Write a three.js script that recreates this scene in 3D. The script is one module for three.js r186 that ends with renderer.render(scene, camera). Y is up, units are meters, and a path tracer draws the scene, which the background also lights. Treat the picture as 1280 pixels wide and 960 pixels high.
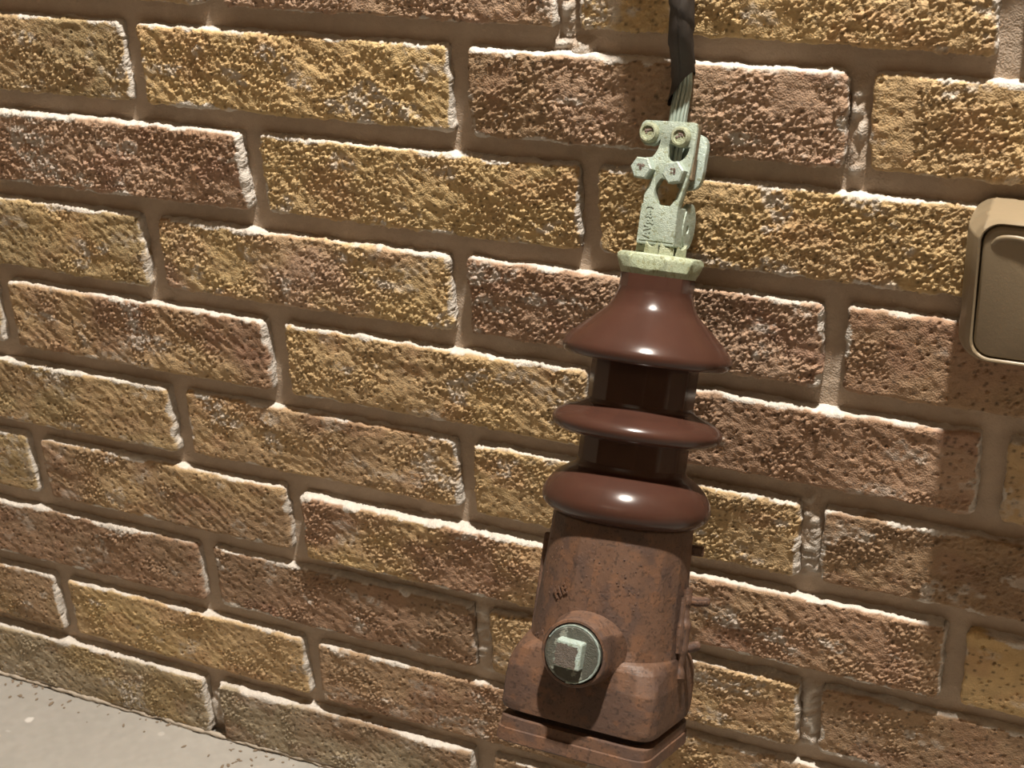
import * as THREE from 'three';
import { mergeGeometries, mergeVertices, toCreasedNormals } from 'three/addons/utils/BufferGeometryUtils.js';
import { RoundedBoxGeometry } from 'three/addons/geometries/RoundedBoxGeometry.js';
import { TextGeometry } from 'three/addons/geometries/TextGeometry.js';
import { FontLoader } from 'three/addons/loaders/FontLoader.js';
import { RectAreaLightUniformsLib } from 'three/addons/lights/RectAreaLightUniformsLib.js';

// ------------------------------------------------------------------ camera, light, exposure
const scene = new THREE.Scene();
scene.background = new THREE.Color(0x000000);            // a closed room: nothing of it is seen
const camera = new THREE.PerspectiveCamera(28.356, 4 / 3, 0.05, 30);
camera.position.set(0.6174, 0.2034, 0.7247);
camera.up.set(-0.14925, 0.88916, -0.43258);
camera.lookAt(0.6174 - 0.38975, 0.2034 - 0.45496, 0.7247 - 0.80069);
camera.focus = 0.87; camera.userData.fStop = 26;
scene.add(camera);

const renderer = new THREE.WebGLRenderer({ antialias: true });
renderer.toneMapping = THREE.LinearToneMapping;
renderer.toneMappingExposure = 1.0;
renderer.shadowMap.enabled = true;
RectAreaLightUniformsLib.init();

const FLOOR = -0.556, CEIL = 1.58;
const LAMP = { at: [0.62, CEIL - 0.03, 0.232], power: 26, radius: 0.035, color: [1.0, 0.93, 0.83] };   // downlight close to the wall
const FILL_PANEL = { at: [0.35, CEIL - 0.012, 1.75], w: 1.2, h: 0.6, power: 0.66, color: [1.0, 0.83, 0.62] };      // added fill light, out of view, to lift the shade

// ------------------------------------------------------------------ helpers
const names = new Map();
function numbered(n) { const k = names.get(n) || 0; names.set(n, k + 1); return k ? `${n}_${String(k).padStart(3, '0')}` : n; }
function tag(o, label, category, group) { o.userData.label = label; o.userData.category = category; if (group) o.userData.group = group; return o; }
function thing(name, label, category, at = [0, 0, 0]) { const g = new THREE.Group(); g.name = numbered(name); g.position.set(...at); scene.add(g); return tag(g, label, category); }
function mesh(name, geo, mat, parent = scene, kind) {
  if (Array.isArray(geo)) geo = mergeGeometries(geo.map(g => { const q = g.index ? g.toNonIndexed() : g.clone(); for (const k of Object.keys(q.attributes)) if (!['position', 'normal', 'uv'].includes(k)) q.deleteAttribute(k); return q; }));
  const m = new THREE.Mesh(geo, mat); m.name = parent === scene ? numbered(name) : name;
  m.castShadow = m.receiveShadow = true; parent.add(m); if (kind) m.userData.kind = kind; return m;
}
function rng(seed) { let a = seed >>> 0; return () => { a = (a + 0x6D2B79F5) | 0; let t = Math.imul(a ^ (a >>> 15), 1 | a); t = (t + Math.imul(t ^ (t >>> 7), 61 | t)) ^ t; return ((t ^ (t >>> 14)) >>> 0) / 4294967296; }; }
function hash(i, j, s) { let h = Math.imul(i, 374761393) ^ Math.imul(j, 668265263) ^ Math.imul(s, 2147483647 - 1640531527); h = Math.imul(h ^ (h >>> 13), 1274126177); h ^= h >>> 16; h = Math.imul(h, 2246822519); return ((h ^ (h >>> 15)) >>> 0) / 4294967296; }
const fl = Math.floor;
function vn(x, y, s) { const i = fl(x), j = fl(y); let u = x - i, v = y - j; u = u * u * (3 - 2 * u); v = v * v * (3 - 2 * v); const a = hash(i, j, s), b = hash(i + 1, j, s), c = hash(i, j + 1, s), d = hash(i + 1, j + 1, s); return (a + (b - a) * u) * (1 - v) + (c + (d - c) * u) * v; }   // 0..1
function fbm(x, y, s, o = 3) { let a = 0, w = 0.5, t = 0; for (let k = 0; k < o; k++) { a += w * vn(x, y, s + k * 17); t += w; x *= 2.03; y *= 2.03; w *= 0.5; } return a / t; }
const W = { d: 0, id: 0, d2: 0 };
function worley(x, y, s) { const i = fl(x), j = fl(y); let b = 9, b2 = 9, id = 0; for (let p = -1; p <= 1; p++) for (let q = -1; q <= 1; q++) { const h = hash(i + p, j + q, s), g = hash(i + p, j + q, s + 5); const dx = i + p + 0.1 + 0.8 * h - x, dy = j + q + 0.1 + 0.8 * g - y, d = dx * dx + dy * dy; if (d < b) { b2 = b; b = d; id = hash(i + p, j + q, s + 9); } else if (d < b2) b2 = d; } W.d = Math.sqrt(b); W.d2 = Math.sqrt(b2); W.id = id; return W; }
const ss = (a, b, x) => { x = Math.min(1, Math.max(0, (x - a) / (b - a))); return x * x * (3 - 2 * x); };
const mix = (a, b, t) => a + (b - a) * t;
const V = (x, y, z) => new THREE.Vector3(x, y, z);
const lin = (r, g, b) => new THREE.Color().setRGB(r, g, b);
function tex(n, fn, color, rep = 1) {           // square tiling texture from fn(u, v) -> value or [r, g, b] linear
  const d = new Uint8Array(n * n * 4);
  for (let j = 0; j < n; j++) for (let i = 0; i < n; i++) {
    const c = fn(i / n, j / n), o = (j * n + i) * 4;
    for (let k = 0; k < 3; k++) { let x = Math.min(1, Math.max(0, Array.isArray(c) ? c[k] : c)); if (color) x = x <= 0.0031308 ? 12.92 * x : 1.055 * Math.pow(x, 1 / 2.4) - 0.055; d[o + k] = Math.round(x * 255); }
    d[o + 3] = 255;
  }
  const t = new THREE.DataTexture(d, n, n); t.wrapS = t.wrapT = THREE.RepeatWrapping; t.magFilter = THREE.LinearFilter; t.minFilter = THREE.LinearMipmapLinearFilter; t.generateMipmaps = true;
  if (color) t.colorSpace = THREE.SRGBColorSpace; t.repeat.set(rep, rep); t.needsUpdate = true; return t;
}
// tiling value noise on the unit square
function tn(u, v, f, s) { const x = u * f, y = v * f, i = fl(x), j = fl(y); let a = x - i, b = y - j; a = a * a * (3 - 2 * a); b = b * b * (3 - 2 * b); const h = (p, q) => hash(((p % f) + f) % f, ((q % f) + f) % f, s); return mix(mix(h(i, j), h(i + 1, j), a), mix(h(i, j + 1), h(i + 1, j + 1), a), b); }
function tfbm(u, v, f, s, o = 4) { let r = 0, w = 0.5, t = 0; for (let k = 0; k < o; k++) { r += w * tn(u, v, f, s + k); t += w; f *= 2; w *= 0.55; } return r / t; }

// ------------------------------------------------------------------ shared materials
const sandBump = tex(512, (u, v) => 0.6 * tfbm(u, v, 32, 3, 4) + 0.4 * tn(u, v, 180, 8));
const brickMat = new THREE.MeshStandardMaterial({ vertexColors: true, roughness: 0.93, bumpMap: null });
const brickBump = sandBump.clone(); brickBump.repeat.set(10, 10); brickBump.needsUpdate = true;      // 10 cm tile
brickMat.bumpMap = brickBump; brickMat.bumpScale = 0.0007;
const mortarMat = new THREE.MeshStandardMaterial({ vertexColors: true, roughness: 0.96, bumpMap: brickBump, bumpScale: 0.0006 });
const plaster = new THREE.MeshStandardMaterial({ color: lin(0.62, 0.52, 0.40), roughness: 0.95 });

// ------------------------------------------------------------------ the brick wall
const PITCH = 0.062288, LEN = 0.22, JOINT = 0.0125;
const wall = new THREE.Group(); wall.name = 'wall_back'; wall.userData.kind = 'structure'; wall.userData.label = 'wall of rough yellow and brown bricks with recessed grey mortar'; scene.add(wall);

// clay colours (linear)
const Y = [0.465, 0.333, 0.162], T = [0.42, 0.292, 0.155], O = [0.35, 0.257, 0.132], R = [0.30, 0.186, 0.116], P = [0.37, 0.247, 0.165], B = [0.32, 0.214, 0.125], D = [0.262, 0.172, 0.104], K = [0.465, 0.325, 0.158], S = [0.34, 0.277, 0.187];
// per course: joints (x of the middle of each head joint), then for each brick from the left: [clay, second clay, graininess 0..1, diagonal folds 0..1]
const courses = {
  '-1': { j: [-0.42, -0.20, 0.02, 0.24, 0.46, 0.68, 0.90], b: [[T, B, .6, .3], [T, B, .6, .3], [P, T, .6, .3], [T, P, .7, .3], [T, P, .8, .1], [B, T, .6, .2]] },
  0: { j: [-0.353, -0.133, 0.087, 0.307, 0.53, 0.75], b: [[T, B, .7, .4], [B, T, .8, .4], [P, T, .9, .3], [T, K, 1.1, .0], [B, T, .6, .2]] },
  1: { j: [-0.418, -0.198, 0.0221, 0.242, 0.4613, 0.681], b: [[T, B, .5, .5], [O, T, .65, .6], [Y, K, .7, .8], [B, P, 1.05, .1], [T, K, .85, .4]] },
  2: { j: [-0.34, -0.121, 0.0987, 0.3167, 0.5385, 0.758], b: [[R, B, .5, .5], [R, P, 1.0, .5], [Y, T, .85, .6], [K, T, 1.15, .1], [T, B, .6, .2]] },
  3: { j: [-0.427, -0.207, 0.0129, 0.2332, 0.4548, 0.675], b: [[T, B, .5, .5], [O, K, .5, .8], [Y, P, .85, .5], [P, R, .9, .2], [R, B, .5, .3]] },
  4: { j: [-0.345, -0.1248, 0.0987, 0.319, 0.5416, 0.76], b: [[S, O, .3, .5], [R, T, .55, .9], [T, K, .7, .7], [P, R, .6, .6], [B, T, .4, .2]] },
  5: { j: [-0.428, -0.208, 0.0121, 0.2287, 0.4474, 0.668], b: [[T, B, .4, .6], [T, O, .4, .8], [T, B, .55, .6], [K, T, .85, .2], [D, B, .6, .2]] },
  6: { j: [-0.346, -0.1264, 0.0964, 0.316, 0.5328, 0.753], b: [[B, O, .3, .5], [B, T, .35, .9], [Y, R, .75, .6, .0022, .1], [B, R, .6, .8, .002, .1], [K, K, .1, .0]] },
  7: { j: [-0.426, -0.206, 0.014, 0.2325, 0.4516, 0.671], b: [[D, B, .4, .5], [D, R, .35, .6], [R, D, .4, .7], [B, T, .6, .3], [D, B, .4, .2]] },
  8: { j: [-0.349, -0.1293, 0.0935, 0.312, 0.532, 0.752], b: [[O, B, .3, .6], [Y, T, .4, .7], [R, B, .5, .5], [T, B, .6, .3], [D, B, .4, .2]] },
  9: { j: [-0.44, -0.22, -0.0003, 0.2265, 0.445, 0.665], b: [[S, O, .3, .4, .0035, .2], [S, O, .4, .5, .0035, .25], [S, D, .4, .5, .003, .15], [D, B, .5, .3], [B, D, .4, .2]] },
};
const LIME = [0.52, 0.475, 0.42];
function brickGeo(w, h, seed, c1, c2, gran, fold, step, proud = 0, smear = 0) {
  const hw = w / 2, hh = h / 2, DEP = 0.014, r = 0.0028, rc = 0.0038;
  const nx = Math.round((w + 2 * DEP) / step), ny = Math.round((h + 2 * DEP) / step), rand = rng(seed * 7919 + 13);
  const off = proud + (rand() - 0.5) * 0.0022, tx = (rand() - 0.5) * 0.012, ty = (rand() - 0.5) * 0.03;
  const pos = new Float32Array((nx + 1) * (ny + 1) * 3), col = new Float32Array(pos.length), uv = new Float32Array((nx + 1) * (ny + 1) * 2), idx = [];
  const paleTop = 0.28 + 0.36 * rand() - smear, paleEnd = 0.25 + 0.45 * rand() - smear;
  for (let j = 0; j <= ny; j++) for (let i = 0; i <= nx; i++) {
    const a = -hw - DEP + (w + 2 * DEP) * i / nx, b = -hh - DEP + (h + 2 * DEP) * j / ny;
    let x = Math.max(-hw, Math.min(hw, a)), y = Math.max(-hh, Math.min(hh, b));
    const ox = Math.abs(a) - Math.abs(x), oy = Math.abs(b) - Math.abs(y), t = Math.max(ox, oy);
    const X = a + seed * 3.17, Yy = b + seed * 1.31;                // noise coordinates on the unfolded skin
    // relief of the clay skin
    const grainy = ss(0.50, 0.64, fbm(X / 0.024, Yy / 0.017, seed + 1, 3) + (gran - 0.5) * 0.42);
    const low = (fbm(X / 0.045, Yy / 0.030, seed + 2, 2) - 0.5) * 0.0026;
    const u = (X * 0.77 + -Yy * 0.64), v = (X * 0.64 + Yy * 0.77);
    const wv = (vn(u / 0.02, v / 0.02, seed + 40) - 0.5) * 1.2;
    const f = 1 - Math.abs(2 * fbm(u / 0.020 + wv, v / 0.0062 + wv, seed + 3, 2) - 1);
    const folds = (ss(0.55, 1.0, f)) * (0.00030 + 0.0005 * gran) * fold;
    worley(X / 0.0028 + vn(X / .004, Yy / .004, seed + 60) * .9, Yy / 0.0025 + vn(X / .0035, Yy / .0035, seed + 61) * .5, seed + 4);
    const crack = ss(0.02, 0.34, W.d2 - W.d), gid = W.id, dome = Math.max(0, 1 - W.d * W.d * 1.3);
    let g = crack * (0.35 + 0.65 * dome) * (0.30 + 0.70 * gid) * 0.00145;
    worley(X / 0.0021, Yy / 0.0020, seed + 6);
    g += Math.max(0, 1 - W.d * W.d * 2) * 0.0006 * W.id;
    const skin = (fbm(X / 0.005, Yy / 0.004, seed + 7, 3) - 0.5) * (0.0007 + 0.0006 * gran);
    worley(X / 0.0075, Yy / 0.0075, seed + 8);
    const pit = W.id > 0.45 ? -0.0014 * ss(0.15, 0.06, W.d) : 0;
    let hgt = low + folds + skin + pit * (1 - 0.4 * grainy) + grainy * (g - 0.0006);
    // outline, arris and returns
    const ax = x, ay = y;
    const cx = hw - rc - Math.abs(x), cy = hh - rc - Math.abs(y);
    if (cx < 0 && cy < 0) { const L = Math.hypot(cx, cy); if (L > rc) { const k = rc / L; x = Math.sign(x) * (hw - rc - cx * k); y = Math.sign(y) * (hh - rc - cy * k); } }
    const wob = (fbm(X / 0.0085, Yy / 0.007, seed + 9, 3) - 0.5) * 0.0032;
    let d = Math.min(hw - Math.abs(ax), hh - Math.abs(ay));
    if (cx < 0 && cy < 0) d = Math.max(0, rc - Math.hypot(cx, cy));
    let z;
    const nearX = hw - Math.abs(ax) < hh - Math.abs(ay);
    const side = ss(r, 0, d);
    z = off + tx * ax + ty * ay + hgt * (1 - 0.5 * side);
    if (d < r) z -= (r - Math.sqrt(Math.max(0, r * r - (r - d) * (r - d)))) * (0.75 + 0.5 * vn(X / .03, Yy / .03, seed + 12));
    z -= t;
    const push = (wob + (hgt - low) * 0.45) * side;
    if (cx < 0 && cy < 0) { const L = Math.hypot(cx, cy) || 1; x += Math.sign(ax) * push * -cx / L; y += Math.sign(ay) * push * -cy / L; }
    else if (nearX) x += Math.sign(ax) * push; else y += Math.sign(ay) * push;
    const o = (j * (nx + 1) + i), o3 = o * 3;
    pos[o3] = x; pos[o3 + 1] = y; pos[o3 + 2] = z; uv[o * 2] = a + seed * 0.37; uv[o * 2 + 1] = b + seed * 0.11;
    // colour of the clay: two clays in cloudy patches, grain tint, lime smears, plus lit-ledge brightness painted on tops and right ends
    const m = ss(0.30, 0.70, fbm(X / 0.060, Yy / 0.045, seed + 21, 3));
    const grain = 1 + 0.30 * (fbm(X / 0.005, Yy / 0.005, seed + 22, 3) - 0.5) + grainy * 0.18 * (gid - 0.45);
    let c = [0, 1, 2].map(k => mix(c1[k], c2[k], m) * grain);
    const red = ss(0.60, 0.74, fbm(X / 0.030, Yy / 0.020, seed + 23, 3)) * 0.28;
    c = [c[0] * (1 - red * 0.22), c[1] * (1 - red * 0.42), c[2] * (1 - red * 0.35)];
    const pale = ss(0.64, 0.72, fbm(X / 0.022, Yy / 0.013, seed + 24, 3)) * (0.35 + 0.3 * grainy) * ss(0.3, 0.5, vn(X / .0022, Yy / .0022, seed + 27));
    worley(X / 0.0052, Yy / 0.0040, seed + 31);                      // dark specks scattered in the clay
    const speck = W.id > 0.55 ? ss(0.26, 0.12, W.d) * 0.62 : 0; c = c.map(v => v * (1 - speck));
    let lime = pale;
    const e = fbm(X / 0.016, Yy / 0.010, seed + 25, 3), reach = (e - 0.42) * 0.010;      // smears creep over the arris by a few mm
    const th = (nearX ? paleEnd + (a < 0 ? 0.22 : 0) : paleTop + (b < 0 ? 0.25 : 0));  // more lime on lamp-facing tops and right ends: their brightness put into colour
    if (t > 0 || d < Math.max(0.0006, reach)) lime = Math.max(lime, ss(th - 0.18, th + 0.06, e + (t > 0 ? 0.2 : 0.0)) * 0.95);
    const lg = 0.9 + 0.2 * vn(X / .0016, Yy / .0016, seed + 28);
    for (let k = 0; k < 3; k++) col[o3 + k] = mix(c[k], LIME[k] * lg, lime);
  }
  for (let j = 0; j < ny; j++) for (let i = 0; i < nx; i++) { const p = j * (nx + 1) + i, q = p + nx + 1; idx.push(p, p + 1, q + 1, p, q + 1, q); }
  const g = new THREE.BufferGeometry();
  g.setAttribute('position', new THREE.BufferAttribute(pos, 3)); g.setAttribute('color', new THREE.BufferAttribute(col, 3)); g.setAttribute('uv', new THREE.BufferAttribute(uv, 2));
  g.setIndex(idx); g.computeVertexNormals(); return g;
}
let seed = 1;
const X0 = -1.58, X1 = 2.38;
for (const [k, c] of Object.entries(courses)) {
  const n = +k, yMid = -(n - 0.5) * PITCH;
  for (let i = 0; i < c.b.length; i++) {
    const [c1, c2, gran, fold, proud, smear] = c.b[i];
    const xa = c.j[i] + JOINT / 2, xb = c.j[i + 1] - JOINT / 2, r = rng(n * 31 + i + 500);
    const w = xb - xa + (r() - 0.5) * 0.003, h = PITCH - 0.0125 + (r() - 0.5) * 0.0016;
    const edge = n < 0 || xb < -0.21 || xa > 0.6;
    const dim = 0.95 + 0.1 * r();
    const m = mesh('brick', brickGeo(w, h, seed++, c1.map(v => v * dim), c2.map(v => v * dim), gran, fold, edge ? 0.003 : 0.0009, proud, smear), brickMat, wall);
    m.position.set((xa + xb) / 2, yMid + (r() - 0.5) * 0.001 + (n === 9 ? 0.001 : 0), 0);
    m.rotation.z = (r() - 0.5) * 0.006;
  }
}
// the rest of the wall, out of the picture: plain bricks, a few shared shapes
{
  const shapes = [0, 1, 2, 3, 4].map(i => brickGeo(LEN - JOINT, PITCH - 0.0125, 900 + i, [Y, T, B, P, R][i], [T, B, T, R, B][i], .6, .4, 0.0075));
  const many = []; let single = 0;
  for (let n = 9; n > -30; n--) {
    const c = courses[n], y = -(n - 0.5) * PITCH, first = c ? c.j[0] : ((n % 2) ? 0.02 : 0.09), last = c ? c.j[c.j.length - 1] : first;
    if (y + PITCH > CEIL) break;
    const xs = [];
    for (let x = last; x + LEN < X1; x += LEN) xs.push(x + LEN / 2);
    for (let x = first; x - LEN > X0; x -= LEN) xs.push(x - LEN / 2);
    for (const x of xs) {
      const g = shapes[fl(hash(n + 50, fl(x * 100), 7) * 5)];
      if (single < 170 && Math.abs(x - 0.3) < 1.0 && y < 0.62) { mesh('brick', g, brickMat, wall).position.set(x, y, 0); single++; }
      else many.push(g.clone().translate(x, y, 0));
    }
  }
  const g = mergeGeometries(many); const m = mesh('brickwork', g, brickMat, wall, 'stuff'); m.userData.label = 'the brickwork further up and along the wall';
}
// mortar bed: one rough sheet behind the brick faces, finer where it is seen
function mortarGeo(x0, x1, y0, y1, step, limes) {
  const nx = Math.ceil((x1 - x0) / step), ny = Math.ceil((y1 - y0) / step), pos = [], col = [], uv = [], idx = [];
  for (let j = 0; j <= ny; j++) for (let i = 0; i <= nx; i++) {
    const x = mix(x0, x1, i / nx), y = mix(y0, y1, j / ny);
    let z = -0.0070 + (fbm(x / 0.03, y / 0.03, 71, 3) - 0.5) * 0.0024 + (fbm(x / 0.004, y / 0.004, 73, 2) - 0.5) * 0.0007;
    const t = 0.88 + 0.24 * fbm(x / 0.02, y / 0.02, 75, 3) + 0.10 * (vn(x / .0022, y / .0022, 76) - .5);
    let c = [0.42 * t, 0.33 * t, 0.25 * t];
    for (const [lx, ly, lw, lh] of limes) {
      const q = Math.max(Math.abs(x - lx) / lw, Math.abs(y - ly) / lh);
      const k = ss(1.15, 0.75, q + 0.5 * (fbm(x / .006, y / .006, 79, 3) - .5));
      if (k > 0) { const sp = ss(0.40, 0.60, fbm(x / 0.0045, y / 0.003, 78, 2)); c = c.map((v, a) => mix(v, LIME[a], k * sp * .9)); z += k * (0.003 + 0.0022 * sp); }
    }
    pos.push(x, y, z); col.push(...c); uv.push(x, y);
  }
  for (let j = 0; j < ny; j++) for (let i = 0; i < nx; i++) { const p = j * (nx + 1) + i, q = p + nx + 1; idx.push(p, p + 1, q + 1, p, q + 1, q); }
  const g = new THREE.BufferGeometry(); g.setAttribute('position', new THREE.Float32BufferAttribute(pos, 3)); g.setAttribute('color', new THREE.Float32BufferAttribute(col, 3)); g.setAttribute('uv', new THREE.Float32BufferAttribute(uv, 2)); g.setIndex(idx); g.computeVertexNormals(); return g;
}
const limeSpots = [[0.4474, -0.2776, 0.006, 0.025], [0.2325, -0.4045, 0.006, 0.027], [0.4516, -0.4063, 0.005, 0.024], [-0.0003, -0.53, 0.006, 0.018], [0.4605, -0.035, 0.003, 0.026], [0.307, 0.02, 0.004, 0.018], [0.3085, -0.0045, 0.011, 0.0045]];
mesh('mortar', mergeGeometries([mortarGeo(-0.30, 0.66, FLOOR - 0.01, 0.09, 0.0024, limeSpots), mortarGeo(X0 - .02, -0.30, FLOOR - 0.01, CEIL + .02, 0.03, []), mortarGeo(0.66, X1 + .02, FLOOR - 0.01, CEIL + .02, 0.03, []), mortarGeo(-0.30, 0.66, 0.09, CEIL + .02, 0.03, [])]), mortarMat, wall);
{ // thin ragged bead of mortar where the lowest bricks meet the floor
  const pts = []; for (let i = 0; i <= 130; i++) { const x = -.30 + .74 * i / 130; pts.push(V(x, FLOOR + .0012 + .0016 * fbm(x / .03, 1.5, 141, 3), .0015 + .003 * (fbm(x / .04, 3.5, 143, 3) - .3))); }
  const g = new THREE.TubeGeometry(new THREE.CatmullRomCurve3(pts), 700, .0022, 8, false), p = g.attributes.position, n = g.attributes.normal;
  for (let i = 0; i < p.count; i++) { const k = .0036 * (fbm(p.getX(i) / .009, p.getY(i) / .003, 147, 3) - .62); p.setXYZ(i, p.getX(i) + n.getX(i) * k, p.getY(i) + n.getY(i) * k, p.getZ(i) + n.getZ(i) * k); }
  g.computeVertexNormals(); mesh('mortar_bead', g, new THREE.MeshStandardMaterial({ color: lin(.40, .34, .27), roughness: .95 }), wall);
}
mesh('backing', new THREE.BoxGeometry(X1 - X0 + 0.3, CEIL - FLOOR + 0.3, 0.10).translate((X0 + X1) / 2, (CEIL + FLOOR) / 2, -0.066), plaster, wall);

// ------------------------------------------------------------------ floor, ceiling, other walls
const floorTex = tex(1024, (u, v) => {
  let t = 0.86 + 0.24 * tfbm(u, v, 6, 11, 5) + 0.10 * (tn(u, v, 220, 15) - .5), sp = 0;
  for (const [a, b, ra, rb, k] of [[0.846, 0.040, .0033, .0033, 1], [0.955, 0.016, .003, .0026, .35], [0.8395, 0.057, .0026, .0012, .3], [0.905, 0.09, .003, .003, .6]]) { const q = Math.hypot((u - a) / ra, (1 - v - b) / rb); sp = Math.max(sp, k * ss(1.15, .8, q + .3 * (tn(u, v, 400, 19) - .5))); }
  const dirt = ss(0.62, 0.72, tfbm(u, v, 20, 33, 5)) * 0.10;
  return [mix(0.28 * t, 0.48, sp) * (1 - dirt), mix(0.26 * t, 0.45, sp) * (1 - dirt), mix(0.23 * t, 0.41, sp) * (1 - dirt * 1.2)];
}, true);
const floorBump = tex(512, (u, v) => tfbm(u, v, 24, 5, 5));
floorBump.repeat.set(2, 2);
const floorMat = new THREE.MeshStandardMaterial({ map: floorTex, bumpMap: floorBump, bumpScale: 0.0012, roughness: 0.85 });
{
  const g = new THREE.BoxGeometry(X1 - X0 + 0.3, 0.12, 3.1); const p = g.attributes.position, n = g.attributes.normal, uv = g.attributes.uv; g.translate((X0 + X1) / 2, FLOOR - 0.06, 1.4);
  for (let i = 0; i < p.count; i++) uv.setXY(i, p.getX(i), -p.getZ(i));
  const f = mesh('floor', g, floorMat); f.userData.kind = 'structure'; f.userData.label = 'pale concrete floor with small white spots';
}
const Z1 = 2.75, xm = (X0 + X1) / 2, ym = (FLOOR + CEIL) / 2;
function shell(name, w, h, d, x, y, z) { mesh(name, new THREE.BoxGeometry(w, h, d).translate(x, y, z), plaster).userData.kind = 'structure'; }
shell('ceiling', X1 - X0 + 0.3, 0.12, 3.1, xm, CEIL + 0.06, 1.4);
shell('wall_left', 0.1, CEIL - FLOOR, Z1 + 0.05, X0 - 0.05, ym, Z1 / 2);
shell('wall_right', 0.1, CEIL - FLOOR, Z1 + 0.05, X1 + 0.05, ym, Z1 / 2);
shell('wall_front', X1 - X0 + 0.2, CEIL - FLOOR, 0.1, xm, ym, Z1 + 0.05);

// ------------------------------------------------------------------ downlight above the picture, and an added fill panel
{
  const white = new THREE.MeshStandardMaterial({ color: lin(.7, .68, .63), roughness: .5 });
  const [x, y, z] = LAMP.at;
  const t = thing('ceiling_downlight', 'small round downlight in the ceiling close above the brick wall', 'lamp', [x, CEIL, z]);
  mesh('trim_ring', new THREE.LatheGeometry([[.034, -.012], [.036, -.018], [.052, -.014], [.056, -.004], [.056, .0]].map(a => new THREE.Vector2(...a)), 48), white, t);
  mesh('lens', new THREE.CylinderGeometry(.034, .034, .004, 40).translate(0, -.013, 0), new THREE.MeshStandardMaterial({ color: lin(.1, .1, .1), emissive: lin(...LAMP.color), emissiveIntensity: 4 }), t);
  const s = new THREE.SpotLight(lin(...LAMP.color), LAMP.power, 0, 1.15, 0.5, 2); s.position.set(x, y, z); s.target.position.set(x - 0.1, FLOOR, z - 0.1); s.castShadow = true; s.shadow.radius = LAMP.radius / 0.02; s.shadow.mapSize.set(2048, 2048); s.shadow.bias = -0.0005; scene.add(s, s.target);
  const [a, b, c] = FILL_PANEL.at;
  const p = thing('fill_panel', 'added flat panel on the ceiling that gives unseen fill light', 'lamp', [a, CEIL, c]);
  mesh('frame', new THREE.BoxGeometry(FILL_PANEL.w + .05, .008, FILL_PANEL.h + .05).translate(0, -.004, 0), white, p);
  mesh('diffuser', new THREE.BoxGeometry(FILL_PANEL.w, .002, FILL_PANEL.h).translate(0, -.009, 0), new THREE.MeshStandardMaterial({ color: lin(.1, .1, .1), emissive: lin(...FILL_PANEL.color), emissiveIntensity: FILL_PANEL.power }), p);
  const l = new THREE.RectAreaLight(lin(...FILL_PANEL.color), FILL_PANEL.power, FILL_PANEL.w, FILL_PANEL.h); l.position.set(a, b, c); l.lookAt(a, FLOOR, c); scene.add(l);
}

// ------------------------------------------------------------------ the cable end bell (pothead)
const font = await new FontLoader().loadAsync('fonts/droid/droid_sans_bold.typeface.json');
const UP = V(0.007, 0.912, -0.410).normalize(), P0 = V(0.37278, -0.10275, 0.042), BASE = 0.2510, KS = 0.967;
const psi = 0 * Math.PI / 180;
const FZ = V(Math.sin(psi), 0, Math.cos(psi)); FZ.addScaledVector(UP, -FZ.dot(UP)).normalize();
const FX = UP.clone().cross(FZ);
const pot = thing('cable_end_bell', 'brown glazed insulator with three sheds, rusty square base and pale green clamp', 'insulator', P0.clone().addScaledVector(UP, -BASE).toArray());
pot.quaternion.setFromRotationMatrix(new THREE.Matrix4().makeBasis(FX, UP, FZ));
const py = s => BASE - s * KS;                       // distance below the collar -> height above the base

// materials of the end bell
const glazeMap = tex(512, (u, v) => { const k = .85 + .35 * tfbm(u, v, 6, 81, 4); return [0.042 * k, 0.0150 * k, 0.0085 * k]; }, true);
const glaze = new THREE.MeshPhysicalMaterial({ map: glazeMap, roughness: 0.8, specularIntensity: 0.3, clearcoat: 0.75, clearcoatRoughness: 0.20 });
const rustMap = tex(1024, (u, v) => {
  const a = tfbm(u, v, 5, 21, 6), b = tfbm(u, v, 14, 25, 5), sp = ss(.66, .74, tfbm(u, v, 70, 29, 2));
  const k = ss(.42, .60, a), o = ss(.52, .68, b);
  let c = [mix(.072, .100, k), mix(.041, .053, k), mix(.029, .032, k)];
  c = [mix(c[0], .155, o * .45), mix(c[1], .072, o * .45), mix(c[2], .034, o * .45)];
  const g = 1 + .22 * (tn(u, v, 300, 31) - .5);
  return c.map(x => mix(x * g, x * .35, sp * .6));
}, true);
const rustBump = tex(512, (u, v) => .7 * tfbm(u, v, 24, 35, 4) + .3 * ss(.6, .75, tfbm(u, v, 50, 37, 2)));
const rust = new THREE.MeshStandardMaterial({ map: rustMap, bumpMap: rustBump, bumpScale: .00025, roughness: .6, metalness: .0 });
const rustPlain = new THREE.MeshStandardMaterial({ map: rustMap, bumpMap: rustBump, bumpScale: .00025, roughness: .65 });
const vMap = tex(512, (u, v) => { const a = tfbm(u, v, 6, 41, 5), d = ss(.60, .72, tfbm(u, v, 22, 45, 4)), g = 1 + .18 * (tn(u, v, 160, 48) - .5); return [mix(.345, .27, a) * g * (1 - .28 * d), mix(.395, .32, a) * g * (1 - .32 * d), mix(.345, .245, a) * g * (1 - .44 * d)]; }, true);
const vBump = tex(512, (u, v) => .6 * tfbm(u, v, 20, 51, 4) + .4 * tn(u, v, 120, 53));
const verdigris = new THREE.MeshStandardMaterial({ map: vMap, bumpMap: vBump, bumpScale: .0004, roughness: .55, metalness: .15 });
const collarMat = verdigris.clone(); collarMat.color = lin(1.22, 1.18, 1.0);
const boltMat = new THREE.MeshStandardMaterial({ map: vMap, bumpMap: vBump, bumpScale: .0003, roughness: .42, metalness: .2, color: lin(1.12, 1.14, 1.2) });
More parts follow.
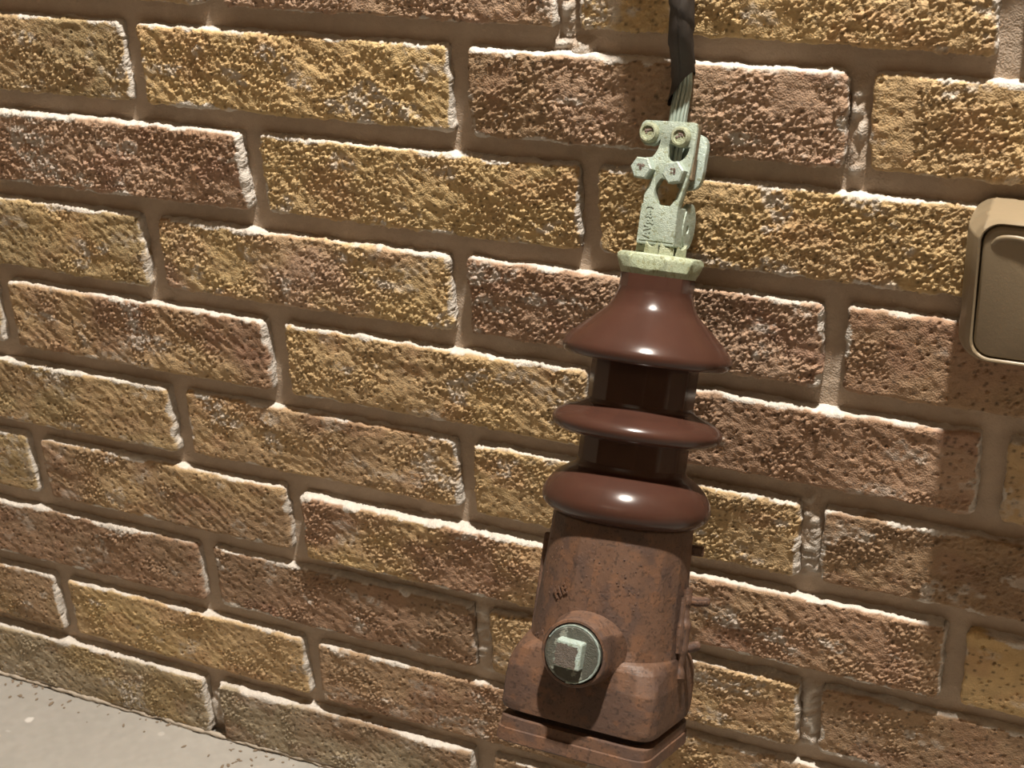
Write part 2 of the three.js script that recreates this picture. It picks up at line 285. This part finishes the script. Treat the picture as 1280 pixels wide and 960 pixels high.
const boltOld = new THREE.MeshStandardMaterial({ map: vMap, bumpMap: vBump, bumpScale: .0004, roughness: .5, metalness: .2, color: lin(.95, .88, .72) });
const stamp = new THREE.MeshStandardMaterial({ color: lin(.14, .10, .08), roughness: .8 });
const grime = new THREE.MeshStandardMaterial({ color: lin(.16, .12, .07), roughness: .8, bumpMap: vBump, bumpScale: .0005 });

// uv in metres for shapes made here
function boxUV(g, k = 12) { g = g.index ? g.toNonIndexed() : g; if (!g.attributes.normal) g.computeVertexNormals(); const p = g.attributes.position, n = g.attributes.normal, u = new Float32Array(p.count * 2); for (let i = 0; i < p.count; i++) { const a = Math.abs(n.getX(i)), b = Math.abs(n.getY(i)), c = Math.abs(n.getZ(i)); const q = c >= a && c >= b ? [p.getX(i), p.getY(i)] : a >= b ? [p.getZ(i), p.getY(i)] : [p.getX(i), p.getZ(i)]; u[2 * i] = q[0] * k; u[2 * i + 1] = q[1] * k; } g.setAttribute('uv', new THREE.BufferAttribute(u, 2)); return g; }
function lathe(profile, seg = 96, k = 10) {       // profile [s, r]
  const pts = profile.map(([s, r]) => new THREE.Vector2(Math.max(r, 1e-5), py(s))); const g = new THREE.LatheGeometry(pts.reverse(), seg); const p = g.attributes.position, uv = g.attributes.uv;
  for (let i = 0; i < p.count; i++) uv.setXY(i, uv.getX(i) * 0.25 * k, p.getY(i) * k);
  return g;
}
function smoothProfile(pts, n) { const c = new THREE.CatmullRomCurve3(pts.map(([s, r]) => V(s, r, 0)), false, 'centripetal'); return c.getPoints(n).map(p => [p.x, p.y]); }

// porcelain: the body with three sheds; each shed a part of its own
const bodyProfile = [[.002, .0001], [.002, .0193], [.0136, .0193], [.03, .0200], [.0446, .0272], [.05, .0277], [.0721, .0277], [.075, .0277], [.09, .0280], [.0935, .0284], [.108, .0282], [.12, .030], [.134, .0350], [.141, .0368], [.146, .0368], [.146, .0001]];
const porcelain = mesh('porcelain_body', toCreasedNormals(lathe(bodyProfile), .7), glaze, pot);
const shed1 = [...smoothProfile([[.0105, .0192], [.0145, .0197], [.0207, .0222], [.0240, .0246], [.0278, .0286], [.032, .0330], [.0378, .0392], [.0416, .0423], [.0450, .0440], [.0479, .0434], [.0498, .0415], [.0503, .0392]], 60), [.0494, .036], [.0470, .0277]];
const shed2 = [...smoothProfile([[.0715, .0276], [.0742, .0284], [.0762, .0318], [.0785, .0376], [.0815, .0424], [.0850, .0444], [.0884, .0431], [.0908, .0388], [.0918, .034]], 50), [.0922, .0282]];
const shed3 = [...smoothProfile([[.1050, .0281], [.1085, .0296], [.1110, .0335], [.1160, .0393], [.1215, .0429], [.1262, .0442], [.1302, .0432], [.1335, .0395], [.1350, .0358]], 54), [.1354, .030]];
for (const p of [shed1, shed2, shed3]) mesh('shed', lathe(p, 128), glaze, pot);

// rusty cast base
function superR(th, a, b, n) { const c = Math.abs(Math.cos(th)), s = Math.abs(Math.sin(th)); return Math.pow(Math.pow(c / a, n) + Math.pow(s / b, n), -1 / n); }
function loft(rings, seg = 128, k = 10, wobble = 0) {          // rings [s, radius(theta)], top to bottom, capped
  const pos = [], uv = [], idx = [], n = rings.length;
  rings.forEach(([s, f], j) => { for (let i = 0; i <= seg; i++) { const th = i / seg * Math.PI * 2; let r = f(th); if (wobble) r += wobble * (fbm(Math.cos(th) * 3 + s * 40, Math.sin(th) * 3 + s * 70, 91, 3) - .5); pos.push(Math.sin(th) * r, py(s), Math.cos(th) * r); uv.push(i / seg * 0.25 * k, py(s) * k); } });
  for (let j = 0; j < n - 1; j++) for (let i = 0; i < seg; i++) { const p = j * (seg + 1) + i, q = p + seg + 1; idx.push(p, q, p + 1, p + 1, q, q + 1); }
  for (const [j, flip] of [[0, 0], [n - 1, 1]]) { const c = pos.length / 3; pos.push(0, py(rings[j][0]), 0); uv.push(0, 0); for (let i = 0; i < seg; i++) { const p = j * (seg + 1) + i; flip ? idx.push(c, p + 1, p) : idx.push(c, p, p + 1); } }
  const g = new THREE.BufferGeometry(); g.setAttribute('position', new THREE.Float32BufferAttribute(pos, 3)); g.setAttribute('uv', new THREE.Float32BufferAttribute(uv, 2)); g.setIndex(idx); g.computeVertexNormals(); return g;
}
const cyl = s => mix(.0366, .0400, (s - .134) / .072);
const HX = .0418, HZ = .0385;
const sq = (hx, hz, n = 9) => th => superR(th, hz, hx, n);
{
  const rings = [[.1335, () => .034], [.1345, () => .0358]];
  for (let s = .136; s < .2035; s += .0015) rings.push([s, () => cyl(s)]);
  const st = .2035, en = .2225;
  for (let i = 0; i <= 22; i++) { const t = i / 22, s = mix(st, en, t), b = Math.sqrt(1 - (1 - t) * (1 - t)); rings.push([s, th => mix(cyl(.2035), sq(HX, HZ, 9)(th), b)]); }
  for (let s = .2245; s < .2405; s += .0018) rings.push([s, sq(HX + .0002, HZ + .0002, 10)]);
  rings.push([.2412, sq(HX, HZ, 8)], [.2418, sq(HX - .0008, HZ - .0008, 8)], [.2420, sq(HX - .004, HZ - .004, 8)]);
  const m = mesh('base_housing', toCreasedNormals(loft(rings, 160, 10, .0006), .6), rust, pot); m.userData.label = 'rust-brown cast iron base, round above and square below';
}
mesh('gasket', toCreasedNormals(loft([[.2415, sq(.036, .0335)], [.2468, sq(.036, .0335)]], 96), .6), new THREE.MeshStandardMaterial({ color: lin(.03, .018, .013), roughness: .9 }), pot);
mesh('clamp_plate', toCreasedNormals(loft([[.2455, sq(.0396, .0366, 11)], [.2461, sq(.0408, .0380, 11)], [.2512, sq(.0410, .0382, 11)], [.2516, sq(.040, .0374)]], 128, 10, .0006), .6), rustPlain, pot);
mesh('flange', toCreasedNormals(loft([[.2512, sq(.0403, .0378, 11)], [.2519, sq(.0417, .0392, 11)], [.2582, sq(.0419, .0394, 11)], [.2590, sq(.0413, .0388, 11)], [.2595, sq(.040, .0375, 11)]], 128, 10, .0006), .6), rustPlain, pot);
// seam strip on the left flank, ribbed seam with two pins on the right, small lug high on the right
function bumpy(pts, rad, seed2) { const c = new THREE.CatmullRomCurve3(pts); const g = new THREE.TubeGeometry(c, 60, rad, 10, false); const p = g.attributes.position, n = g.attributes.normal; for (let i = 0; i < p.count; i++) { const k = (vn(p.getY(i) / .0042, 1.5, seed2) - .35) * rad * 1.3; p.setXYZ(i, p.getX(i) + n.getX(i) * k, p.getY(i) + n.getY(i) * k, p.getZ(i) + n.getZ(i) * k); } g.computeVertexNormals(); return g; }
const ang = (deg, r, s) => V(Math.sin(deg * Math.PI / 180) * r, py(s), Math.cos(deg * Math.PI / 180) * r);
mesh('seam_strip', [.150, .166, .182, .198].slice(0, 1).map(() => { const g = new RoundedBoxGeometry(.006, .054, .005, 3, .0012); g.applyMatrix4(new THREE.Matrix4().makeRotationX(-.045)); g.rotateY(-76 * Math.PI / 180 + Math.PI / 2); const p = ang(-76, .0372, .178); return boxUV(g.translate(p.x, p.y, p.z)); }), rustPlain, pot);
const seam = mesh('seam_rib', [bumpy([ang(90, .0392, .166), ang(90, .0400, .18), ang(89, .0406, .195), ang(89, .0410, .214)], .0025, 5), bumpy([ang(84, .0392, .170), ang(83, .0400, .184), ang(83, .0404, .200)], .0016, 9)].map(g => boxUV(g)), rustPlain, pot);
for (const [s, l, dy] of [[.1700, .0095, .0005], [.1965, .0080, .0025]]) {
  const a = ang(92, .0395, s + .002), b = a.clone().add(V(l, dy, -.001)), c = new THREE.CatmullRomCurve3([a, a.clone().lerp(b, .5).add(V(0, -.0006, 0)), b]);
  const g = new THREE.TubeGeometry(c, 12, .0026, 10, false); const tip = new THREE.SphereGeometry(.0026, 10, 8).translate(b.x, b.y, b.z);
  mesh('pin', [boxUV(g), boxUV(tip)], rustPlain, pot);
}
{ const p = ang(108, .0385, .1475); const g = new RoundedBoxGeometry(.010, .0052, .006, 2, .0012).rotateY(.3).translate(p.x, p.y, p.z); mesh('lug', boxUV(g), rustPlain, pot); }
// filler plug in a boss on the front
const PX = .0012, PS = .1997;
function zLathe(profile, seg = 64) { const g = new THREE.LatheGeometry(profile.map(([r, z]) => new THREE.Vector2(Math.max(r, 1e-5), z)), seg); g.rotateX(Math.PI / 2); return g; }
{
  const boss = zLathe([[.0222, .0280], [.0208, .0335], [.0196, .0368], [.0187, .0392], [.0179, .0420], [.0174, .0455], [.0172, .0526], [.0167, .0534], [.0155, .0536], [.0153, .0480], [.0001, .0480]].reverse());
  mesh('boss', boxUV(toCreasedNormals(boss, .8).translate(PX, py(PS), 0)), rust, pot);
  const grey = new THREE.MeshStandardMaterial({ map: tex(256, (u, v) => { const a = tfbm(u, v, 5, 101, 5), w = ss(.60, .66, tfbm(u, v, 9, 104, 4)); return [mix(mix(.055, .085, a), .32, w * .5), mix(mix(.056, .085, a), .34, w * .5), mix(mix(.044, .068, a), .28, w * .5)]; }, true), roughness: .6, metalness: .1, bumpMap: vBump, bumpScale: .0004 });
  const pale = new THREE.MeshStandardMaterial({ map: vMap, roughness: .6, color: lin(1.05, 1.1, 1.2), bumpMap: vBump, bumpScale: .0004 });
  const plug = mesh('plug', boxUV(toCreasedNormals(zLathe([[.0001, .0556], [.0132, .0556], [.0137, .0552], [.0146, .0547], [.0148, .0480]].reverse()), .5).translate(PX, py(PS), 0), 30), grey, pot); plug.userData.label = 'grey-green round plug with a square head';
  // bright worn rim along the upper right of the plug
  const rimPts = []; for (let d = -35; d <= 215; d += 5) { const t = (d - 60) * Math.PI / 180, k = 1; rimPts.push(V(PX + Math.cos(t) * .01415 * k, py(PS) + Math.sin(t) * .01415 * k, .0550)); }
  const rg = new THREE.TubeGeometry(new THREE.CatmullRomCurve3(rimPts), 90, .0006, 6, false); { const p = rg.attributes.position, n = rg.attributes.normal; for (let i = 0; i < p.count; i++) { const k = .0005 * (vn(p.getX(i) / .0016, p.getY(i) / .0016, 12) - .6); p.setXYZ(i, p.getX(i) + n.getX(i) * k, p.getY(i) + n.getY(i) * k, p.getZ(i) + n.getZ(i) * k); } }
  mesh('worn_rim', boxUV(rg), pale, plug);
  const head = new THREE.Group();
  const hg = new RoundedBoxGeometry(.0138, .0138, .0135, 3, .0010); hg.rotateZ(-.03); hg.translate(PX - .0002, py(PS) + .0008, .0546);
  mesh('square_head', boxUV(hg, 30), pale, plug);
  const sh = new THREE.Shape(), q = rng(77), N = 44, half = .0056;
  for (let i = 0; i < N; i++) { const e = fl(i / 11), t = (i % 11) / 11 * 2 - 1; const wv = half + (q() - .5) * .0011; const c = [[t * half, -wv], [wv, t * half], [-t * half, wv], [-wv, -t * half]][e]; c[0] -= .0005; c[1] -= .0004; i ? sh.lineTo(...c) : sh.moveTo(...c); }
  const fg = new THREE.ExtrudeGeometry(sh, { depth: .0002, bevelEnabled: false }); fg.rotateZ(-.03); fg.translate(PX - .0006, py(PS) + .0006, .0613);
  mesh('worn_face', boxUV(fg, 30), new THREE.MeshStandardMaterial({ color: lin(.095, .078, .064), roughness: .65, bumpMap: vBump, bumpScale: .0006 }), plug);
  // faint cast characters left above the plug
  const tg = new TextGeometry('HE', { font, size: .0055, depth: .0005, curveSegments: 3 }); tg.rotateZ(.65); tg.rotateY(-.42); tg.translate(-.0185, py(.1790), .0345);
  mesh('cast_mark', boxUV(tg), rustPlain, pot);
}
// rust blisters on the skin
{
  const bl = [], q = rng(41); 
  for (let i = 0; i < 90; i++) { const d = -58 + q() * 95, s = q() < .6 ? .150 + .03 * q() : .196 + .009 * q(), r = .0003 + .0004 * q(); if (Math.abs(d) < 30 && s > .17 && s < .2) continue; const p = ang(d, cyl(s) - r * .35, s); bl.push(new THREE.IcosahedronGeometry(r, 1).scale(1, .7 + q(), 1).translate(p.x, p.y, p.z)); }
  mesh('rust_blisters', bl.map(g => boxUV(g)), rustPlain, pot, 'stuff');
}
// collar: bevelled disc on top of the porcelain
{
  mesh('collar', toCreasedNormals(lathe(smoothProfile([[-.0070, .0100], [-.0070, .0180], [-.0067, .0205], [-.0058, .0219], [-.0044, .0224], [-.0030, .0221], [.0010, .0206], [.0034, .0196], [.0048, .0190], [.0052, .0180], [.0052, .0100]], 40), 96, 25), 1.2), collarMat, pot);
}
// connector: neck crown, cup, forked strap, rear plate, bolts
const cn = mesh('connector', (() => {
  // cup: flat-fronted barrel, split flange with a hole on its right
  const sh = new THREE.Shape(); const w = .0095, d0 = -.0095, d1 = .0095;
  sh.moveTo(-w, d0); sh.lineTo(-w, .003); sh.quadraticCurveTo(-w, d1 - .0006, -.0050, d1 + .0004); sh.quadraticCurveTo(0, d1 + .0012, .0050, d1 + .0004); sh.quadraticCurveTo(.0088, d1 - .0004, w, d1 - .0035); sh.lineTo(w, d0); sh.closePath();
  const g = new THREE.ExtrudeGeometry(sh, { depth: .0190, bevelEnabled: true, bevelSize: .0007, bevelThickness: .0007, bevelSegments: 2, curveSegments: 10 });
  g.rotateX(Math.PI / 2); g.scale(1, 1, -1); // shape y -> z
  g.computeVertexNormals();
  const ix = g.index; const p = g.attributes.position; // scaling by -1 flips the winding: restore it
  for (let i = 0; i < p.count; i += 3) { for (const a of Object.values(g.attributes)) { const s = a.itemSize; for (let k = 0; k < s; k++) { const t = a.array[(i + 1) * s + k]; a.array[(i + 1) * s + k] = a.array[(i + 2) * s + k]; a.array[(i + 2) * s + k] = t; } } }
  g.computeVertexNormals(); return boxUV(g.translate(0, 0, 0), 25);
})(), verdigris, pot);
cn.geometry.computeBoundingBox();
{ const b = cn.geometry.boundingBox; cn.position.y = py(-.0326) - b.max.y; cn.rotation.y = -5 * Math.PI / 180; cn.userData.label = 'pale green cast clamp with four bolts'; }
const cy = v => py(-v) - cn.position.y;            // height v above the collar line, in the connector's own frame
function plate(points, z, depth, holes = [], bevel = .0006) {
  const sh = new THREE.Shape(); const spl = (S, pts) => { pts.forEach(([x, v], i) => i ? S.lineTo(x, cy(v)) : S.moveTo(x, cy(v))); S.closePath(); };
  spl(sh, points); for (const h of holes) { const H = new THREE.Path(); spl(H, h); sh.holes.push(H); }
  return new THREE.ExtrudeGeometry(sh, { depth, bevelEnabled: true, bevelSize: bevel, bevelThickness: bevel, bevelSegments: 2 }).translate(0, 0, z);
}
const round = (pts, n = 60) => new THREE.CatmullRomCurve3(pts.map(([x, v]) => V(x, v, 0)), true, 'centripetal').getPoints(n).map(p => [p.x, p.y]);
{
  const outer = [[-.0152, .0742], [-.0140, .0753], [.0120, .0760], [.0134, .0752], [.0138, .0734], [.0138, .0590], [.0130, .0500], [.0112, .0420], [.0096, .0340], [.0094, .0142], [-.0086, .0142], [-.0089, .0385], [-.0074, .0420], [-.0062, .0458], [-.0054, .0478], [-.0085, .0462], [-.0120, .0472], [-.0144, .0500], [-.0140, .0540], [-.0110, .0560], [-.0078, .0564], [-.0062, .0584], [-.0048, .0614], [-.0040, .0650], [-.0044, .0674], [-.0062, .0652], [-.0090, .0636], [-.0128, .0636], [-.0154, .0660], [-.0161, .0690], [-.0160, .0718]];
  const winA = round([[.0004, .0650], [.0000, .0606], [.0008, .0566], [.0034, .0552], [.0082, .0560], [.0112, .0596], [.0120, .0640], [.0096, .0640], [.0050, .0640]]);
  const winB = round([[-.0012, .0470], [-.0036, .0436], [-.0046, .0404], [-.0040, .0360], [-.0004, .0318], [.0040, .0308], [.0074, .0345], [.0096, .0410], [.0108, .0460], [.0086, .0474], [.0030, .0460]]);
  mesh('strap', boxUV(toCreasedNormals(plate(outer, .0060, .0042, [winA, winB]), .5), 25), verdigris, cn);
  mesh('rear_plate', boxUV(toCreasedNormals(plate(round([[.0020, .0710], [.0102, .0715], [.0134, .0690], [.0140, .0580], [.0132, .0475], [.0108, .0442], [.0020, .0440]], 50), -.0085, .0030), .5), 25), boltMat, cn);
  mesh('strap_edge', boxUV(new RoundedBoxGeometry(.0014, .028, .0042, 2, .0005).translate(.0138, cy(.0615), .0070), 25), grime, cn);
  // side flange with the hole
  const fs = new THREE.Shape(); fs.absellipse(0, 0, .0075, .0112, 0, Math.PI * 2); const fh = new THREE.Path(); fh.absellipse(-.0022, -.0015, .0022, .0026, 0, Math.PI * 2, true); fs.holes.push(fh);
  const fg = new THREE.ExtrudeGeometry(fs, { depth: .0024, bevelEnabled: true, bevelSize: .0005, bevelThickness: .0005, bevelSegments: 2, curveSegments: 24 }); fg.rotateY(Math.PI / 2); fg.translate(.0080, cy(.0235), -.0062);
  mesh('side_flange', boxUV(toCreasedNormals(fg, .5), 25), verdigris, cn);
  // crown of little tongues between collar and cup
  for (const [x, z, r] of [[-.0085, .004, .4], [-.0015, .0088, 0], [.0060, .0080, -.35], [.0095, .0, -1.2], [-.006, -.006, 2.5], [.006, -.007, 3.6]]) {
    const t = new THREE.Shape(); t.moveTo(-.0036, 0); t.lineTo(.0036, 0); t.lineTo(.0033, .0062); t.quadraticCurveTo(0, .0012, -.0033, .0062); t.closePath();
    const g = new THREE.ExtrudeGeometry(t, { depth: .0016, bevelEnabled: true, bevelSize: .0003, bevelThickness: .0003, bevelSegments: 1 }); g.rotateY(-r); g.translate(x, cy(.0068), z);
    mesh('tongue', boxUV(g, 25), boltOld, cn);
  }
  mesh('stud', boxUV(new THREE.CylinderGeometry(.0072, .0072, .02, 32).translate(0, cy(.010), 0)), grime, cn);
  // bolts
  const bolts = [[-.0108, .0694, 0], [.0066, .0686, 0], [-.0108, .0506, 1], [.0068, .0498, 1]];
  bolts.forEach(([x, v, hex], i) => {
    const y = cy(v);
    if (hex) {
      const g = zLathe([[.0001, .0165], [.0052, .0165], [.0060, .0158], [.0060, .0101], [.0001, .0101]].reverse(), 6); g.rotateZ(i * .25); const b = mesh('bolt', boxUV(toCreasedNormals(g, .35).translate(x, y, 0), 40), boltMat, cn);
      mesh('bolt_shank', new THREE.CylinderGeometry(.0032, .0032, .019, 16).rotateX(Math.PI / 2).translate(x, y, .001), grime, b);
      const q = rng(90 + i), marks = []; for (let k = 0; k < 7; k++) { const g2 = new THREE.BoxGeometry(.0007 + q() * .0008, .0007 + q() * .0006, .0003); g2.rotateZ(q() * 3); marks.push(g2.translate(x - .0016 + q() * .003, y - .0006 + q() * .0024, .0166)); } mesh('head_mark', marks, stamp, b);
    } else {
      const g = zLathe([[.0001, .0128], [.0030, .0128], [.0034, .0140], [.0043, .0140], [.0046, .0134], [.0052, .0126], [.0053, .0098], [.0001, .0098]].reverse(), 40); const b = mesh('bolt', boxUV(toCreasedNormals(g, .5).translate(x, y, 0), 40), boltOld, cn);
      mesh('bolt_shank', new THREE.CylinderGeometry(.0032, .0032, .019, 16).rotateX(Math.PI / 2).translate(x, y, .001), grime, b);
      const q = rng(60 + i), marks = []; for (let k = 0; k < 6; k++) marks.push(new THREE.IcosahedronGeometry(.0004 + q() * .0005, 1).scale(1, 1, .5).translate(x - .0018 + q() * .0036, y - .001 + q() * .003, .0129)); mesh('head_mark', marks, stamp, b);
    }
  });
  // raised letters, read upwards along the left of the cup
  const tg = new TextGeometry('AVg8-I', { font, size: .0040, depth: .0006, curveSegments: 3 }); tg.computeBoundingBox(); tg.rotateZ(Math.PI / 2); tg.translate(-.0030, cy(.0150), .0106);
  mesh('raised_letters', boxUV(tg, 25), verdigris, cn);
}
// iron stay that holds the base off the wall (behind it)
{
  const inv = new THREE.Matrix4().makeBasis(FX, UP, FZ).setPosition(pot.position).invert();
  const a = V(0, py(.225), -.034), b = V(.322, -.410, .002).applyMatrix4(inv), n = V(0, 0, 1).transformDirection(inv);
  const bar = new RoundedBoxGeometry(.012, .006, a.distanceTo(b), 2, .001), q = new THREE.Quaternion().setFromUnitVectors(V(0, 0, 1), b.clone().sub(a).normalize());
  bar.applyQuaternion(q); const m = a.clone().lerp(b, .5); bar.translate(m.x, m.y, m.z);
  const foot = new RoundedBoxGeometry(.028, .040, .004, 2, .001); foot.applyQuaternion(new THREE.Quaternion().setFromUnitVectors(V(0, 0, 1), n)); foot.translate(b.x, b.y, b.z);
  mesh('wall_stay', [boxUV(bar), boxUV(foot)], rustPlain, pot);
}

// ------------------------------------------------------------------ the cable that hangs into the clamp
{
  const local = (x, v, z) => P0.clone().addScaledVector(FX, x).addScaledVector(UP, v).addScaledVector(FZ, z);
  const foot = local(-.0012, .050, 0);
  const c = thing('cable', 'dark taped electric cable with bare silvery strands entering the pale green clamp', 'cable', foot.toArray());
  const rel = p => p.clone().sub(foot);
  const path = [local(-.0012, .050, 0), local(-.0012, .078, 0), local(-.0010, .095, .0), V(.3748, .0080, .0135), V(.3752, .040, .0140), V(.373, .080, .0165), V(.369, .16, .0185), V(.369, .30, .021), V(.372, .45, .022), V(.372, .60, .026), V(.372, .66, .012), V(.372, .675, -.010)].map(rel);
  const curve = new THREE.CatmullRomCurve3(path, false, 'centripetal');
  const wire = new THREE.MeshStandardMaterial({ map: vMap, roughness: .38, metalness: .35, color: lin(1.1, 1.12, 1.2) });
  const N = 12, R0 = .0037, endT = .32;
  for (let k = 0; k < N; k++) {
    const pts = []; for (let i = 0; i <= 24; i++) { const p = curve.getPointAt(i / 24 * .105), a = k / N * Math.PI * 2 + i / 24 * .8; pts.push(p.add(FX.clone().multiplyScalar(Math.sin(a) * R0)).add(FZ.clone().multiplyScalar(Math.cos(a) * R0))); }
    mesh('strand', new THREE.TubeGeometry(new THREE.CatmullRomCurve3(pts), 24, .0010, 8, false), wire, c);
  }
  mesh('core', new THREE.TubeGeometry(new THREE.CatmullRomCurve3([0, .03, .06, .105].map(t => curve.getPointAt(t))), 20, R0 - .0006, 16, false), grime, c);
  // tape wrap: a skin with spiral laps and wrinkles, cut off on a slant at its lower end
  const tapeMat = new THREE.MeshStandardMaterial({ color: lin(.034, .0255, .0195), roughness: .55, bumpMap: sandBump.clone(), bumpScale: .0002 });
  const segs = 420, rad = 48, pos = [], idx = [], uv = [];
  const fr = curve.computeFrenetFrames(4, false); const total = curve.getLength();
  for (let i = 0; i <= segs; i++) for (let j = 0; j <= rad; j++) {
    const th = j / rad * Math.PI * 2;                                        // 0 = to the viewer, + = to the right
    const start = .0880 + .0095 * Math.sin(th + .1);            // metres: hangs lowest on the left
    const sl = mix(Math.max(.028, start - .046), total, i / segs < .35 ? i / segs * .45 : mix(.1575, 1, (i / segs - .35) / .65));
    const p = curve.getPointAt(Math.min(1, sl / total));
    const lap = ((sl / .021 + th / (2 * Math.PI)) % 1 + 1) % 1, wr = fbm(th * 1.3 + 7, sl / .012, 131, 3) - .5;
    let r = .0059 + .0007 * ss(0, .08, lap) - .0006 * ss(.08, 1, lap) + .0015 * wr + .0006 * (fbm(Math.cos(th) * 2, sl / .03, 133, 2) - .5);
    r += .0030 * ss(.115, .165, sl);
    const q = p.add(FX.clone().multiplyScalar(Math.sin(th) * r)).add(FZ.clone().multiplyScalar(Math.cos(th) * r));
    pos.push(q.x, q.y, q.z); uv.push(j / rad * 3, sl * 80);
  }
  for (let i = 0; i < segs; i++) for (let j = 0; j < rad; j++) { const p = i * (rad + 1) + j, q = p + rad + 1; idx.push(p, p + 1, q + 1, p, q + 1, q); }
  const g = new THREE.BufferGeometry(); g.setAttribute('position', new THREE.Float32BufferAttribute(pos, 3)); g.setAttribute('uv', new THREE.Float32BufferAttribute(uv, 2)); g.setIndex(idx); g.computeVertexNormals();
  const tp = mesh('tape_wrap', g, tapeMat, c); tp.userData.label = 'black insulating tape, wrinkled and cut on a slant';
}

// ------------------------------------------------------------------ socket box on the right
{
  const bx = thing('socket_box', 'grey-beige plastic socket box with a hinged cover on the brick wall', 'socket', [.5595, -.1028, -.004]);
  const plastic = new THREE.MeshStandardMaterial({ color: lin(.225, .172, .106), roughness: .42, bumpMap: sandBump, bumpScale: .00008 });
  const rr = (hw, hh, r, cx = 0, cy2 = 0) => { const out = []; for (const [sx, sy, a0] of [[1, 1, 0], [-1, 1, 90], [-1, -1, 180], [1, -1, 270]]) for (let i = 0; i <= 10; i++) { const a = (a0 + i * 9) * Math.PI / 180; out.push([cx + sx * (hw - r) + Math.cos(a) * r, cy2 + sy * (hh - r) + Math.sin(a) * r]); } return out; };
  function skin(rings, capFront) { const pos = [], idx = [], n = rings[0].p.length; for (const { p, z } of rings) for (const [x, y] of p) pos.push(x, y, z); for (let j = 0; j < rings.length - 1; j++) for (let i = 0; i < n; i++) { const a = j * n + i, b = j * n + (i + 1) % n; idx.push(a, b, b + n, a, b + n, a + n); } if (capFront) { const c = pos.length / 3, L = rings[rings.length - 1], o = (rings.length - 1) * n; pos.push(L.p.reduce((s, q) => s + q[0], 0) / n, L.p.reduce((s, q) => s + q[1], 0) / n, L.z); for (let i = 0; i < n; i++) idx.push(c, o + i, o + (i + 1) % n); } const g = new THREE.BufferGeometry(); g.setAttribute('position', new THREE.Float32BufferAttribute(pos, 3)); g.setIndex(idx); g.computeVertexNormals(); return boxUV(toCreasedNormals(g, 1.1), 20); }
  const H = .0400;
  const ring = (t, z) => ({ p: rr(mix(.0402, .0318, t), mix(H, H - .0038, t), mix(.013, .0112, t), mix(0, -.0004, t), mix(0, .0028, t)), z });
  mesh('body', skin([ring(0, 0), ring(.02, .009), ring(.06, .014), ring(.14, .018), ring(.27, .0215), ring(.44, .0248), ring(.62, .0277), ring(.80, .0303), ring(.93, .0321), ring(1, .0330), { p: rr(.0311, H - .0043, .0105, -.0004, .0030), z: .0333 }, { p: rr(.0305, H - .0049, .0100, -.0004, .0030), z: .0330 }, { p: rr(.0303, H - .0051, .0098, -.0004, .0030), z: .0322 }, { p: rr(.0303, H - .0051, .0098, -.0004, .0030), z: .0270 }], true), plastic, bx);
  const cov = rr(.0294, H - .0060, .0092, -.0004, .0028);
  mesh('cover', skin([{ p: cov, z: .0275 }, { p: cov, z: .0312 }, { p: rr(.0290, H - .0064, .0088, -.0004, .0028), z: .0320 }, { p: rr(.0282, H - .0074, .0080, -.0004, .0026), z: .0322 }], true), plastic, bx);
  mesh('hinge_lip', boxUV(new THREE.TubeGeometry(new THREE.CatmullRomCurve3([V(-.0255, H - .0125, .0312), V(-.0225, H - .0092, .0320), V(-.016, H - .0080, .0324), V(-.006, H - .0094, .0326), V(.005, H - .0116, .0326), V(.016, H - .0130, .0326), V(.0275, H - .0134, .0322)]), 50, .0013, 10, false)), plastic, bx);
}

// ------------------------------------------------------------------ crumbs along the foot of the wall
{
  const q = rng(19), parts = [];
  for (let i = 0; i < 420; i++) {
    const x = -.30 + .62 * q(), z = .0005 + Math.pow(q(), 2.6) * .030 + (q() < .06 ? .03 * q() : 0), r = .0005 + .0014 * q() * q();
    if (q() > .25 + .75 * vn(x / .03, 2, 88)) continue;
    parts.push(new THREE.IcosahedronGeometry(r, 0).scale(1 + 1.5 * q(), .6, 1).rotateY(q() * 6).translate(x, FLOOR + r * .35, z));
  }
  const d = mesh('crumbs', parts.map(g => boxUV(g)), new THREE.MeshStandardMaterial({ color: lin(.17, .125, .085), roughness: .95 }), scene, 'stuff');
  tag(d, 'loose mortar crumbs along the foot of the brick wall', 'debris');
}

renderer.render(scene, camera);
